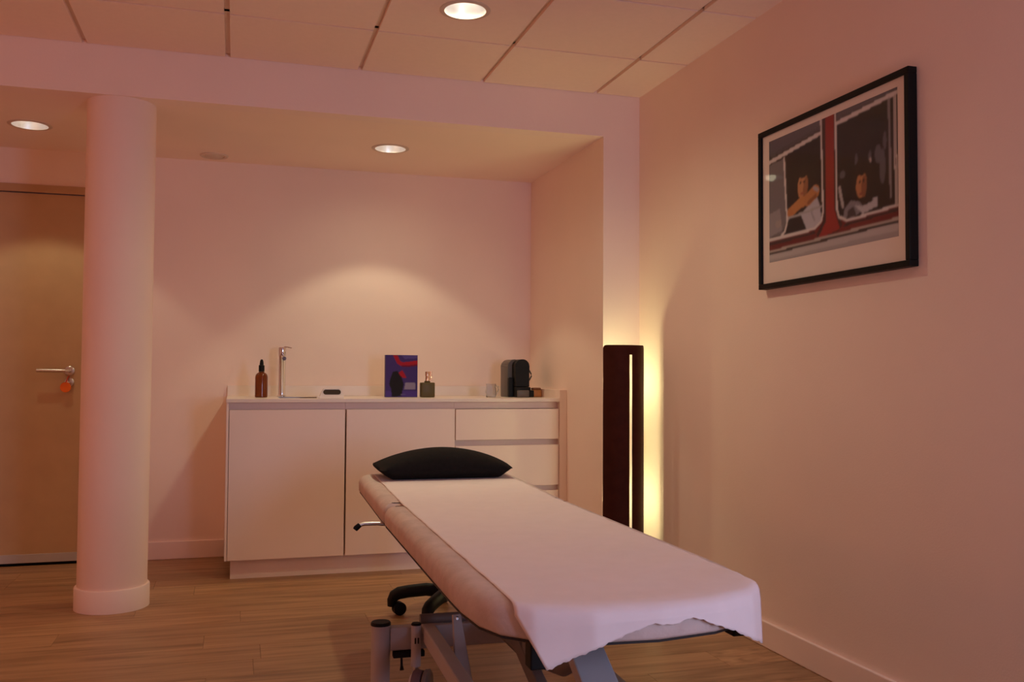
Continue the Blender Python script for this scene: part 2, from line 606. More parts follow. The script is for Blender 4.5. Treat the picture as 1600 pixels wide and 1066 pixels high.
pl = obj('plinth', bx(-.006, 1.750, CY + .045, CY + .060, 0, .0995), LACQ)
tag(pl, 'white recessed plinth board along the floor under the counter cabinets', 'plinth')

wk = thing('worktop', 'thin white worktop with an upstand and an inset sink', 'worktop', (-.038, CY - .008, CZ))
wx = 1.7522 + .038
wd = YA - .003 - CY + .008
SX0, SX1, SY0, SY1 = .27, .56, .14, .46       # sink opening, local
b = bmesh.new()
box(b, 0, SX0, 0, wd, .0005, .018)
box(b, SX1, wx, 0, wd, .0005, .018)
box(b, SX0, SX1, 0, SY0, .0005, .018)
box(b, SX0, SX1, SY1, wd, .0005, .018)
obj('top_board', b, WORKT, wk)
obj('upstand', bx(0, wx, wd - .014, wd, .0181, .078, bev=.001), WORKT, wk)
b = bmesh.new()
box(b, SX0 + .001, SX0 + .004, SY0 + .001, SY1 - .001, -.12, .016)
box(b, SX1 - .004, SX1 - .001, SY0 + .001, SY1 - .001, -.12, .016)
box(b, SX0 + .004, SX1 - .004, SY0 + .001, SY0 + .004, -.12, .016)
box(b, SX0 + .004, SX1 - .004, SY1 - .004, SY1 - .001, -.12, .016)
box(b, SX0 + .001, SX1 - .001, SY0 + .001, SY1 - .001, -.123, -.12)
obj('sink_basin', b, SINKM, wk)
CT = CZ + .0186                                 # worktop height

# ------------------------------------------------------------ things on the worktop
t = thing('dropper_bottle', 'amber glass bottle with black dropper cap on the worktop left of the tap', 'bottle', (.141, 5.25, CT))
obj('bottle_body', lathe(bmesh.new(), [(.030, 0), (.0335, .003), (.0335, .110), (.031, .122), (.024, .131), (.015, .136), (.014, .140)], n=36), AMBER, t, smooth=True)
obj('collar', lathe(bmesh.new(), [(.0135, .1402), (.0155, .142), (.0155, .174), (.012, .176)], n=28), BLACK, t, smooth=True)
obj('rubber_bulb', lathe(bmesh.new(), [(.0105, .1762), (.0105, .184), (.009, .196), (.006, .205), (0, .208)], n=24), BLACK, t, smooth=True)

t = thing('tap', 'tall slim chrome tap with a thin side lever behind the sink', 'tap', (.258, 5.43, CT))
obj('tap_body', lathe(bmesh.new(), [(.025, 0), (.025, .006), (.0205, .010), (.0205, .222), (.0225, .225), (.0225, .272), (.021, .279)], n=36), CHROME, t, smooth=True)
obj('lever', tube(bmesh.new(), [(.01, 0, .281), (.03, -.004, .280), (.052, -.008, .275)], [.0045, .004, .0032], 12), CHROME, t, smooth=True)
obj('spout', tube(bmesh.new(), [(.002, -.019, .226), (.004, -.07, .224), (.006, -.115, .214)], [.012, .012, .011], 20), CHROME, t, smooth=True)

t = thing('clock', 'small white rounded device with a dark oval face beside the sink', 'device', (.497, 5.02, CT))


def stadium(w, h, n=10):
    r = h / 2
    p = []
    for k in range(n + 1):
        a = -PI / 2 + PI * k / n
        p.append((w / 2 - r + r * math.cos(a), r * math.sin(a)))
    for k in range(n + 1):
        a = PI / 2 + PI * k / n
        p.append((-w / 2 + r + r * math.cos(a), r * math.sin(a)))
    return p


b = prism_y(bmesh.new(), [(x * (1.08 if z < 0 else 1), z + .026) for x, z in [(-.062, -.026), (.058, -.026), (.058, .006)] + [(x, z + .008) for x, z in stadium(.108, .034)][9:-9] + [(-.056, .006)]], -.02, .02)
obj('shell', b, WHITEP, t, smooth=True)
b = prism_y(bmesh.new(), [(x, z + .0335) for x, z in stadium(.092, .026)], -.0225, -.0202)
obj('face', b, DARKF, t)
obj('side_foot', bx(-.078, -.062, -.012, .014, 0, .012, bev=.003), WHITEP, t)


# --- printed surfaces: colours sampled on a grid of faces
def grid_print(name, w, h, nx, ny, fn, m, parent, M):
    me = bpy.data.meshes.new(name)
    us, vs = np.linspace(0, 1, nx + 1), np.linspace(0, 1, ny + 1)
    U, V = np.meshgrid(us, vs)
    P = np.stack([(U.ravel() - .5) * w, np.zeros(U.size), (.5 - V.ravel()) * h], 1)
    idx = np.arange((nx + 1) * (ny + 1)).reshape(ny + 1, nx + 1)
    F = np.stack([idx[1:, :-1].ravel(), idx[1:, 1:].ravel(), idx[:-1, 1:].ravel(), idx[:-1, :-1].ravel()], 1)
    me.from_pydata([tuple(M @ Vector(p)) for p in P], [], F.tolist())
    ca = me.color_attributes.new('ink', 'FLOAT_COLOR', 'POINT')
    C = fn(U, V)
    for _ in range(1):                          # soft edges of the print
        Cp = np.pad(C, ((1, 1), (1, 1), (0, 0)), mode='edge')
        C = (Cp[1:-1, 1:-1] * 2 + Cp[:-2, 1:-1] + Cp[2:, 1:-1] + Cp[1:-1, :-2] + Cp[1:-1, 2:]) / 6
    buf = np.ones((C.shape[0] * C.shape[1], 4), np.float32)
    buf[:, :3] = C.reshape(-1, 3)
    ca.data.foreach_set('color', buf.ravel())
    return link(name, me, m, parent)


def in_poly(U, V, poly):
    r = np.zeros(U.shape, bool)
    n = len(poly)
    for i in range(n):
        x0, y0 = poly[i - 1]
        x1, y1 = poly[i]
        c = ((y0 > V) != (y1 > V)) & (U < (x1 - x0) * (V - y0) / (y1 - y0 + 1e-12) + x0)
        r ^= c
    return r


def near_line(U, V, pts, w, asp=1.0):
    d = np.full(U.shape, 9.)
    for (x0, y0), (x1, y1) in zip(pts, pts[1:]):
        dx, dy = x1 - x0, (y1 - y0) * asp
        t_ = np.clip(((U - x0) * dx + (V - y0) * asp * dy) / (dx * dx + dy * dy + 1e-12), 0, 1)
        d = np.minimum(d, np.hypot(U - x0 - t_ * dx, (V - y0) * asp - t_ * dy))
    return d < w


def ell(U, V, c, rx, ry, a=0):
    x, y_ = U - c[0], V - c[1]
    ca, sa = math.cos(a), math.sin(a)
    return ((x * ca + y_ * sa) / rx) ** 2 + ((-x * sa + y_ * ca) / ry) ** 2 < 1


def card_art(U, V):
    C = np.empty(U.shape + (3,))
    C[:] = (.085, .045, .24)
    C[V > .86] = (.12, .06, .36)
    C[in_poly(U, V, [(.48, .0), (1, 0), (1, .07), (.6, .09)])] = (.14, .09, .38)
    C[near_line(U, V, [(.28, -.02), (.40, .17), (.50, .215), (.72, .20), (1.02, .165)], .062, 1.38)] = (.52, .015, .03)
    C[near_line(U, V, [(.52, .262), (.72, .262), (1.02, .232)], .026, 1.38)] = (.22, .008, .04)
    C[in_poly(U, V, [(.22, .40), (.36, .375), (.50, .52), (.57, .70), (.50, .98), (.20, 1.0), (.17, .80), (.11, .70), (.14, .58)])] = (.022, .014, .012)
    C[in_poly(U, V, [(.40, .42), (.52, .36), (.60, .45), (.66, .55), (.55, .55), (.45, .48)])] = (.52, .015, .03)
    C[in_poly(U, V, [(.62, .66), (.93, .66), (.95, .82), (.58, .82)])] = (.40, .33, .50)
    C[near_line(U, V, [(.48, .945), (.62, .935)], .012, 1.38)] = (.25, .2, .4)
    return C * .62


t = thing('card_box', 'purple upright card box with red swoosh and dark shape on the worktop', 'box', (.913, 5.28, CT))
obj('box_body', bx(-.092, .092, -.02, .02, 0, .240, bev=.001), PURPLE, t)
grid_print('box_front_print', .182, .238, 60, 80, card_art, CARDP, t, Matrix.Translation((0, -.0204, .12)))

t = thing('pump_bottle', 'square smoked olive bottle with gold pump beside the purple card box', 'bottle', (1.06, 5.25, CT))
obj('bottle_body', bx(-.0395, .0395, -.03, .03, 0, .084, bev=.006, seg=3), OLIVE, t, smooth=True)
obj('collar', lathe(bmesh.new(), [(.017, .0842), (.017, .090), (.012, .094)], n=24), OLIVE, t, smooth=True)
b = lathe(bmesh.new(), [(.011, .0942), (.011, .118), (.0095, .122)], n=20)
lathe(b, [(.0125, .122), (.0125, .142), (.011, .146)], n=20)
lathe(b, [(.006, .0942), (.006, .146)], c=(.021, 0, .002), n=12)
obj('pump', b, GOLD, t, smooth=True)

t = thing('glass_jug', 'small clear glass jug with a handle left of the black coffee machine', 'jug', (1.436, 5.24, CT))
obj('glass_body', lathe(bmesh.new(), [(.026, 0), (.030, .004), (.032, .03), (.027, .058), (.029, .078), (.027, .078), (.025, .058), (.030, .03), (.027, .007), (0, .006)], n=32, caps=(True, False)), GLASS, t, smooth=True)
obj('handle', tube(bmesh.new(), [(.029, 0, .070), (.042, 0, .062), (.046, 0, .040), (.040, 0, .022), (.031, 0, .016)], .004, 10), GLASS, t, smooth=True)


def arch(x0, x1, z0, z1, n=18, k=1.0):
    r = (x1 - x0) / 2
    c = (x0 + x1) / 2
    return [(x0, z0), (x1, z0)] + [(c + r * math.cos(PI * i / n), z1 - r * k + r * k * math.sin(PI * i / n)) for i in range(n + 1)]


t = thing('coffee_machine', 'black pod coffee machine with a rounded top at right end of the worktop', 'coffee machine', (1.60, 5.24, CT))
b = prism_y(bmesh.new(), arch(-.057, .028, .0, .222), .02, .17)
bmesh.ops.bevel(b, geom=b.edges[:], offset=.003, segments=1, affect='EDGES')
obj('water_tank', b, GREYP, t, smooth=True)
b = prism_y(bmesh.new(), arch(-.030, .056, .0605, .222, k=.9), -.05, .16)
bmesh.ops.bevel(b, geom=b.edges[:], offset=.003, segments=1, affect='EDGES')
obj('body', b, BLACK, t, smooth=True)
b = bmesh.new()
box(b, -.060, -.031, -.012, .018, 0, .115, bev=.004)
obj('side_cover', b, BLACK, t)
obj('base', bx(-.030, .062, -.06, .16, 0, .060, bev=.006), BLACK, t, smooth=True)
obj('drip_tray', bx(-.026, .045, -.085, -.061, 0, .042, bev=.006), GREYP, t, smooth=True)
obj('cup_rest', bx(.0625, .092, -.03, .06, 0, .040, bev=.004), BLACK, t, smooth=True)
obj('lever', tube(bmesh.new(), [(.054, .02, .172), (.068, .02, .166), (.078, .02, .155), (.088, .02, .136), (.090, .02, .124), (.080, .02, .105), (.066, .02, .086), (.058, .02, .070)], .0042, 10), GREYP, t, smooth=True)
obj('knob', bx(.050, .068, .0, .03, .174, .186, bev=.003), BLACK, t, smooth=True)

t = thing('wooden_box', 'small orange wooden box with darker lid right of the coffee machine', 'box', (1.727, 5.27, CT))
obj('box_body', bx(-.033, .0245, -.025, .03, 0, .042, bev=.006, seg=3), POTW, t, smooth=True)
obj('lid', bx(-.029, .021, -.021, .026, .0421, .055, bev=.006, seg=3), POTD, t, smooth=True)

# ------------------------------------------------------------ picture on the right wall
PY0, PY1, PZ0, PZ1 = 2.352, 3.205, 1.387, 2.004
PYC, PZC = (PY0 + PY1) / 2, (PZ0 + PZ1) / 2
pf = thing('framed_photo', 'black framed photo of two children at red train windows on the right wall', 'picture', (XR, PYC, PZC))
PH_, PV_ = (PY1 - PY0) / 2, (PZ1 - PZ0) / 2
fwid = .020
b = bmesh.new()
box(b, -.034, -.001, -PH_, PH_, PV_ - fwid, PV_, bev=.002)
box(b, -.034, -.001, -PH_, PH_, -PV_, -PV_ + fwid, bev=.002)
box(b, -.034, -.001, -PH_, -PH_ + fwid, -PV_ + fwid, PV_ - fwid, bev=.002)
box(b, -.034, -.001, PH_ - fwid, PH_, -PV_ + fwid, PV_ - fwid, bev=.002)
obj('frame', b, PICF, pf)
obj('mat_board', bx(-.024, -.004, -PH_ + fwid, PH_ - fwid, -PV_ + fwid, PV_ - fwid), MATB, pf)


def train_photo(U, V):
    A = 470 / 730
    C = np.empty(U.shape + (3,))
    C[:] = (.20, .02, .018)
    silver, dark, grey = (.80, .76, .78), (.020, .016, .017), (.13, .125, .16)

    def P(poly, c):
        C[in_poly(U, V, poly)] = c

    def L(pts, w, c):
        C[near_line(U, V, pts, w * (.62 if c is silver else 1), A)] = c
    # pillar between the windows
    P([(.462, -.1), (.574, -.1), (.578, .74), (.62, .83), (.56, .91), (.45, .91), (.41, .86), (.468, .77)], (.06, .022, .02))
    P([(.492, -.1), (.556, -.1), (.556, .70), (.60, .86), (.42, .90), (.492, .78)], (.36, .028, .02))
    # left window
    P([(-.1, -.1), (.455, -.1), (.467, .702), (.452, .767), (.40, .812), (-.1, .812)], dark)
    P([(-.1, -.1), (.455, -.1), (.455, .072), (-.1, .15)], grey)
    L([(-.03, .125), (.455, .055)], .006, (.10, .10, .12))
    P([(-.03, .20), (.136, .185), (.156, .70), (.117, .79), (-.03, .80)], (.20, .19, .22))
    m = in_poly(U, V, [(.0, .60), (.10, .58), (.12, .76), (.0, .79)])
    C[m] = (.34, .32, .36)
    C[ell(U, V, (.085, .70), .03, .03)] = (.42, .36, .36)
    P([(.178, .20), (.45, .13), (.455, .36), (.178, .42)], (.017, .013, .014))
    # girl leaning out
    C[ell(U, V, (.335, .49), .085, .20, -.1)] = (.022, .016, .016)
    C[ell(U, V, (.302, .455), .042, .10, .06)] = (.62, .30, .14)
    C[ell(U, V, (.327, .475), .020, .085, .1)] = (.36, .15, .07)
    C[ell(U, V, (.284, .425), .009, .010)] = (.05, .03, .03)
    C[ell(U, V, (.316, .425), .010, .010)] = (.05, .03, .03)
    C[ell(U, V, (.297, .51), .014, .010)] = (.42, .12, .08)
    C[ell(U, V, (.31, .365), .045, .028, -.05)] = (.025, .018, .018)
    P([(.284, .675), (.338, .63), (.422, .58), (.445, .648), (.457, .762), (.412, .809), (.335, .807), (.307, .73)], (.55, .56, .66))
    L([(.37, .66), (.40, .75)], .005, (.36, .36, .45))
    L([(.188, .640), (.27, .590), (.345, .570), (.405, .535)], .026, (.62, .27, .09))
    L([(.345, .575), (.408, .530)], .033, (.58, .25, .09))
    L([(.35, .60), (.41, .565)], .010, (.34, .13, .05))
    C[ell(U, V, (.195, .640), .026, .034)] = (.60, .24, .08)
    L([(.40, .50), (.425, .52)], .010, (.45, .42, .45))
    L([(.175, .678), (.456, .655)], .006, (.45, .45, .48))
    # frame of the left window
    L([(-.03, .178), (.453, .100)], .016, silver)
    L([(-.03, .150), (.453, .074)], .004, (.08, .07, .07))
    L([(.454, -.1), (.463, .34), (.469, .703), (.454, .768), (.40, .812), (-.03, .816)], .010, silver)
    L([(.14, .18), (.152, .468), (.166, .70), (.145, .771), (.105, .811), (-.03, .809)], .011, silver)
    L([(.155, .20), (.168, .60)], .003, (.10, .08, .08))
    # right window
    P([(.572, -.1), (1.1, -.1), (1.1, .80), (.65, .81), (.593, .767), (.577, .714)], dark)
    P([(.577, -.1), (1.1, -.1), (1.1, .0), (.58, .055)], grey)
    for c_, rx, ry in (((.817, .413), .012, .05), ((.872, .405), .022, .065), ((.917, .33), .012, .06), ((.722, .40), .010, .05), ((.62, .47), .02, .03), ((.90, .5), .02, .12)):
        C[ell(U, V, c_, rx, ry)] = (.13, .13, .16)
    C[ell(U, V, (.818, .43), .010, .016)] = (.55, .50, .52)
    # boy with his head on his arms
    C[ell(U, V, (.765, .56), .075, .17)] = (.026, .018, .018)
    C[ell(U, V, (.757, .585), .038, .092, .05)] = (.55, .25, .11)
    C[ell(U, V, (.775, .60), .020, .078, .05)] = (.30, .12, .06)
    C[ell(U, V, (.745, .56), .008, .010)] = (.05, .03, .03)
    C[ell(U, V, (.772, .56), .008, .010)] = (.05, .03, .03)
    C[ell(U, V, (.752, .645), .013, .009)] = (.30, .08, .06)
    C[ell(U, V, (.76, .49), .040, .028)] = (.024, .017, .017)
    P([(.622, .79), (.635, .72), (.68, .674), (.745, .70), (.78, .76), (.70, .80)], (.25, .25, .30))
    P([(.66, .74), (.70, .72), (.72, .79), (.65, .80)], (.06, .05, .06))
    P([(.705, .713), (.764, .738), (.837, .718), (.834, .695), (.865, .70), (.866, .763), (.763, .79)], (.56, .57, .64))
    L([(.597, .56), (.622, .70)], .010, (.50, .48, .50))
    # frame of the right window
    L([(.578, .078), (1.03, .030)], .016, silver)
    L([(.569, -.1), (.573, .368), (.577, .714), (.593, .769), (.65, .812), (1.03, .790)], .010, silver)
    L([(.945, .06), (.953, .72)], .007, (.30, .28, .31))
    L([(.982, .05), (.989, .785)], .014, silver)
    L([(.982, .05), (.989, .785)], .003, (.30, .28, .28))
    # body of the carriage
    P([(-.1, .84), (.36, .855), (.45, .89), (.62, .875), (1.1, .825), (1.1, .90), (-.1, .935)], (.17, .015, .013))
    P([(-.1, .935), (1.1, .900), (1.1, 1.1), (-.1, 1.1)], (.55, .53, .55))
    P([(-.1, .985), (1.1, .955), (1.1, 1.01), (-.1, 1.05)], (.44, .42, .44))
    L([(-.03, .912), (1.03, .880)], .006, (.50, .45, .42))
    L([(-.03, .930), (1.03, .899)], .006, (.04, .03, .03))
    P([(-.1, .84), (.40, .83), (.41, .85), (-.1, .865)], (.05, .025, .025))
    P([(.64, .83), (1.1, .805), (1.1, .825), (.62, .85)], (.05, .025, .025))
    return C * .80


# print centre y 2.775, z 1.72; its left end is the far one (+y)
MP = Matrix.Translation((-.0246, 2.776 - PYC, 1.722 - PZC)) @ Matrix.Rotation(-PI / 2, 4, 'Z')
grid_print('photo_print', .728, .470, 182, 118, train_photo, PRINT, pf, MP)
PGL = bpy.data.materials.new('picture_glass')
PGL.use_nodes = True
nt = PGL.node_tree
nt.nodes.remove(nt.nodes['Principled BSDF'])
tr = nt.nodes.new('ShaderNodeBsdfTransparent'); gl = nt.nodes.new('ShaderNodeBsdfGlossy'); mx = nt.nodes.new('ShaderNodeMixShader'); fr = nt.nodes.new('ShaderNodeLayerWeight')
gl.inputs['Roughness'].default_value = .03
fr.inputs['Blend'].default_value = .22
sc_ = nt.nodes.new('ShaderNodeMath'); sc_.operation = 'MULTIPLY'; sc_.inputs[1].default_value = .055; nt.links.new(fr.outputs['Fresnel'], sc_.inputs[0]); nt.links.new(sc_.outputs[0], mx.inputs[0]); nt.links.new(tr.outputs[0], mx.inputs[1]); nt.links.new(gl.outputs[0], mx.inputs[2])
nt.links.new(mx.outputs[0], nt.nodes['Material Output'].inputs[0])
b = bmesh.new()
b.faces.new([b.verts.new(p) for p in ((-.028, -PH_ + fwid, -PV_ + fwid), (-.028, -PH_ + fwid, PV_ - fwid), (-.028, PH_ - fwid, PV_ - fwid), (-.028, PH_ - fwid, -PV_ + fwid))])
obj('glass', b, PGL, pf)

# ------------------------------------------------------------ floor lamp in the corner
LX, LY = 1.8225, 4.2
fl_ang = 0
lamp = thing('floor_lamp', 'tall dark brown curved wood floor lamp glowing in the corner', 'lamp', (LX, LY, 0), fl_ang)
LH = 1.197
hw, sag = .108, .055
Rr = (hw * hw + sag * sag) / (2 * sag)
half = math.asin(hw / Rr)
SLOT0, SLOT1, SZ0, SZ1 = .065, .205, .06, 1.150   # slot as a share of the half width and its height
b = bmesh.new()
us = sorted([u_ for u_ in (-1 + 2 * i / 28 for i in range(29)) if not SLOT0 - .02 < u_ < SLOT1 + .02] + [SLOT0, SLOT1])
zs = [0, .03, SZ0, .3, .6, .9, SZ1 - .006, SZ1, LH - .016, LH - .006, LH - .002, LH]


def shell_pt(u, z, rr):
    a = u * half
    if z > LH - .017:                            # rounded top corners
        k = (z - (LH - .016)) / .016
        lim = 1 - (1 - math.sqrt(max(0, 1 - k * k))) * .14
        a = max(-lim, min(lim, u)) * half
    return (rr * math.sin(a), Rr - sag - rr * math.cos(a), z)


th = .006
V1 = [[b.verts.new(shell_pt(u, z, Rr)) for u in us] for z in zs]
V2 = [[b.verts.new(shell_pt(u, z, Rr - th)) for u in us] for z in zs]


def is_slot(i, j):
    return us[i] >= SLOT0 - 1e-6 and us[i + 1] <= SLOT1 + 1e-6 and zs[j] >= SZ0 - 1e-6 and zs[j + 1] <= SZ1 + 1e-6


ni, nj = len(us) - 1, len(zs) - 1
for j in range(nj):
    for i in range(ni):
        if is_slot(i, j):
            continue
        b.faces.new((V1[j][i], V1[j][i + 1], V1[j + 1][i + 1], V1[j + 1][i]))
        b.faces.new((V2[j][i], V2[j + 1][i], V2[j + 1][i + 1], V2[j][i + 1]))
        for di, dj, e in ((-1, 0, ((j, i), (j + 1, i))), (1, 0, ((j, i + 1), (j + 1, i + 1))), (0, -1, ((j, i), (j, i + 1))), (0, 1, ((j + 1, i), (j + 1, i + 1)))):
            i2, j2 = i + di, j + dj
            if i2 < 0 or i2 >= ni or j2 < 0 or j2 >= nj or is_slot(i2, j2):
                p, q = e
                b.faces.new((V1[p[0]][p[1]], V1[q[0]][q[1]], V2[q[0]][q[1]], V2[p[0]][p[1]]))
obj('lamp_shell', b, WENGE, lamp, smooth=True)
b = pad([(hw * .93 * math.cos(a), .02 + (.042 if math.sin(a) < 0 else .085) * math.sin(a)) for a in [2 * PI * i / 32 for i in range(32)]], [(0, 0), (.014, 0), (.016, .003)])
obj('lamp_base', b, WENGE, lamp)
obj('stem', tube(bmesh.new(), [(-.034, .066, .016), (-.034, .066, 1.06)], .007, 12), BLACK, lamp)
for bz in (1.02, .44):
    obj('bulb_socket', tube(bmesh.new(), [(-.030, .067, bz - .10), (.006, .092, bz - .085), (.006, .092, bz - .045)], [.012, .014, .014], 12), BLACK, lamp)
    obj('bulb', lathe(bmesh.new(), [(.010, -.045), (.012, -.03), (.020, -.01), (.022, .005), (.016, .02), (0, .027)], c=(.006, .092, bz), n=20), BULBM, lamp, smooth=True)
    l = bpy.data.lights.new('lamp_bulb_light', 'POINT')
    l.energy = BULB_W
    l.color = LAMP_COL
    l.shadow_soft_size = .024
    o = bpy.data.objects.new('lamp_bulb_light', l)
    COL.objects.link(o)
    o.parent = lamp
    o.location = (.006, .092, bz)

# ------------------------------------------------------------ treatment table
TX, TY, TA = .80, 2.80, -.02
tb = thing('treatment_table', 'suede treatment table with grey metal lift frame in the middle of the room', 'table', (TX, TY, 0), TA)
T0, T1 = .55, .615
foot = [(-.130, -1.176), (0, -1.184), (.130, -1.160), (.235, -1.108), (.285, -1.052), (.312, -.978), (.323, -.875), (.325, -.78)]
main = [(-.312, -1.01), (-.285, -1.082), (-.235, -1.130)] + foot + [(.325, y_) for y_ in (-.5, -.1, .255)] + [(.318, .272), (-.318, .272)] + [(-.325, y_) for y_ in (.255, -.1, -.5, -.80)] + [(-.323, -.90)]
LEV = [(T0, .004), (T0 + .006, 0), (T0 + .036, 0), (T0 + .047, .004), (T0 + .056, .011), (T0 + .062, .021), (T1, .036)]
obj('main_cushion', pad(main, LEV), CUSH, tb, smooth=True, auto=math.radians(60))
obj('main_board', pad(main, [(T0 - .0045, .003), (T0 - .0003, .003)]), BOARD, tb)
HL = .84
hp = []
for cx, cy, a0 in ((.325 - .09, HL - .09, 0), (-.325 + .09, HL - .09, PI / 2)):
    for k in range(7):
        a = a0 + PI / 2 * k / 6
        hp.append((cx + .09 * math.cos(a), cy + .09 * math.sin(a)))
hp += [(-.325, .018), (-.318, 0), (.318, 0), (.325, .018)]
HT = .022
HLEV = [(z - T0, d) for z, d in LEV]
hc = obj('head_cushion', pad(hp, HLEV), CUSH, tb, (0, .296, T0), (HT, 0, 0), smooth=True, auto=math.radians(60))
obj('head_board', pad(hp, [(-.0045, .004), (-.0003, .004)]), BOARD, hc)
# steel under the boards
b = bmesh.new()
for s in (-1, 1):
    beam(b, (s * .20, -1.0, T0 - .024), (s * .20, .24, T0 - .024), .03, .034)
for yy in (-.95, -.35, .20):
    beam(b, (-.20, yy, T0 - .024), (.20, yy, T0 - .024), .03, .03)
obj('top_frame', b, FRAMED, tb)
for s in (-1, 1):
    obj('head_rail', beam(bmesh.new(), (s * .20, .30, T0 - .024), (s * .20, .95, T0 - .010), .03, .03), FRAMED, tb)
for sx, hb_ in ((-.208, .088), (.238, .052)):
    obj('bracket', bx(sx, sx + .038, -1.03, -.99, T0 - hb_, T0 - .0055, bev=.003), BLACK, tb)
# base frame
PXL, PXR, PY = -.348, .348, .15
for px, py in ((PXL, PY), (PXR, PY), (PXL, -1.12), (PXR, -1.12)):
    p = obj('base_post', lathe(bmesh.new(), [(.030, .012), (.030, .258)], c=(px, py, 0), n=28), FRAMEP, tb, smooth=True)
    obj('post_cap', lathe(bmesh.new(), [(.0318, .258), (.0318, .264), (.029, .268)], c=(px, py, 0), n=28), BLACK, p, smooth=True)
    obj('post_foot', lathe(bmesh.new(), [(.034, 0), (.034, .010), (.030, .012)], c=(px, py, 0), n=28), BLACK, p, smooth=True)
obj('cross_beam', beam(bmesh.new(), (PXL + .028, PY, .214), (PXR - .028, PY, .214), .04, .072), FRAMEP, tb)
obj('cross_beam', beam(bmesh.new(), (PXL + .028, -1.12, .205), (PXR - .028, -1.12, .205), .04, .072), FRAMEP, tb)
obj('pivot_tube', tube(bmesh.new(), [(-.22, PY + .02, .262), (.26, PY + .02, .262)], .016, 16), FRAMED, tb, smooth=True)
# castor with its bracket and brake pedal beside the left post
b = lathe(bmesh.new(), [(.0155, .135), (.0155, .262)], c=(-.243, .105, 0), n=22)
obj('castor_stem', b, FRAMEP, tb, smooth=True)
obj('stem_cap', lathe(bmesh.new(), [(.016, .2622), (.016, .266), (.013, .269)], c=(-.243, .105, 0), n=22), BLACK, tb, smooth=True)
obj('stem_rod', lathe(bmesh.new(), [(.0115, .112), (.0115, .1348)], c=(-.243, .105, 0), n=18), STEEL, tb, smooth=True)
b = bmesh.new()
for xx in (-.2480, -.2385):
    box(b, xx - .002, xx + .002, .0872, .0892, .208, .226)
obj('stem_slot', b, BLACK, tb)
WM = Matrix.Translation((-.242, .068, .087)) @ Matrix.Rotation(math.radians(-25), 4, 'Z') @ Matrix.Rotation(PI / 2, 4, 'Y')
wh_ = obj('castor_wheel', lathe(bmesh.new(), [(.034, -.017), (.044, -.014), (.047, 0), (.044, .014), (.034, .017)], n=32, M=WM), TYRE, tb, smooth=True)
obj('wheel_hub', lathe(bmesh.new(), [(.030, -.024), (.034, -.018), (.034, .018), (.030, .024)], n=28, M=WM), WHEELC, wh_, smooth=True)
obj('castor_housing', lathe(bmesh.new(), [(.046, .02), (.050, .024), (.050, .034), (.044, .038)], n=32, M=WM), FRAMED, wh_, smooth=True)
b = bx(-.312, -.212, .118, .145, .158, .177, bev=.003)
tube(b, [(-.285, .125, .160), (-.285, .122, .135), (-.285, .115, .122)], [.0035, .004, .007], 10)
obj('brake_pedal', b, BLACK, tb)
# lift arms
LB0, LB1 = (-.146, -.04, .325), (-.128, -.10, .085)
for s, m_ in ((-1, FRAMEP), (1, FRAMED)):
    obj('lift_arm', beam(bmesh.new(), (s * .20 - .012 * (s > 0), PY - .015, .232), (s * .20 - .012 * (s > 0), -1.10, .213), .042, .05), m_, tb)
obj('link_bar', beam(bmesh.new(), (LB0[0], LB0[1], LB0[2]), LB1, .024, .02, .058, .02, upv=(0, 1, 0)), FRAMEP, tb)
obj('link_bolt', lathe(bmesh.new(), [(.006, 0), (.006, .006), (.004, .008)], n=14, M=Matrix.Translation((-.146, -.049, .316)) @ Matrix.Rotation(PI / 2, 4, 'X')), CHROME, tb, smooth=True)
obj('link_bar', beam(bmesh.new(), (.03, -.02, .285), (-.02, -.62, .20), .03, .05), FRAMED, tb)
obj('actuator', tube(bmesh.new(), [(.06, .10, .222), (.03, -.25, .26), (.0, -.62, .33), (.0, -.80, .42)], [.034, .034, .022, .022], 18), FRAMED, tb, smooth=True)
obj('foot_arm', beam(bmesh.new(), (-.045, -.72, .545), (-.045, -1.06, .36), .080, .03), FRAMEP, tb)
obj('foot_strut', beam(bmesh.new(), (-.045, -1.03, .385), (-.045, -1.115, .22), .07, .03), FRAMEP, tb)
# tilt handle under the head section
hl = obj('tilt_handle', tube(bmesh.new(), [(-.20, .32, .552 - .022), (-.34, .318, .549), (-.385, .316, .550), (-.402, .312, .546)], .0065, 12), STEEL, tb, smooth=True)
obj('handle_tip', tube(bmesh.new(), [(-.400, .3125, .547), (-.412, .309, .538), (-.416, .308, .533)], [.0085, .0095, .008], 12), BLACK, hl, smooth=True)

# ------------------------------------------------------------ paper sheet over the table
pp = None
PXH, UC = .273, .009


def top_z(ly):
    if ly > .29:
        return T1 + math.tan(HT) * (ly - .296) + .0012
    return T1 + .0012


def foot_y(u):
    # where the sheet folds over the foot end of the cushion
    o_ = main[1:3] + foot[:5]
    for (xa, ya), (xb, yb) in zip(o_, o_[1:]):
        if u <= xb:
            break
    t_ = (u - xa) / (xb - xa)
    return ya + (yb - ya) * t_ + .010


def hem(u):
    """length of the drop below the fold across the width"""
    k = (u + PXH) / (2 * PXH)
    pts = [(0, .113), (.46, .031), (.50, .036), (.54, .037), (.60, .029), (.615, .028), (.80, .068), (1, .122)]
    for (a, va), (c, vc) in zip(pts, pts[1:]):
        if k <= c + 1e-9:
            return va + (vc - va) * (k - a) / (c - a)
    return pts[-1][1]


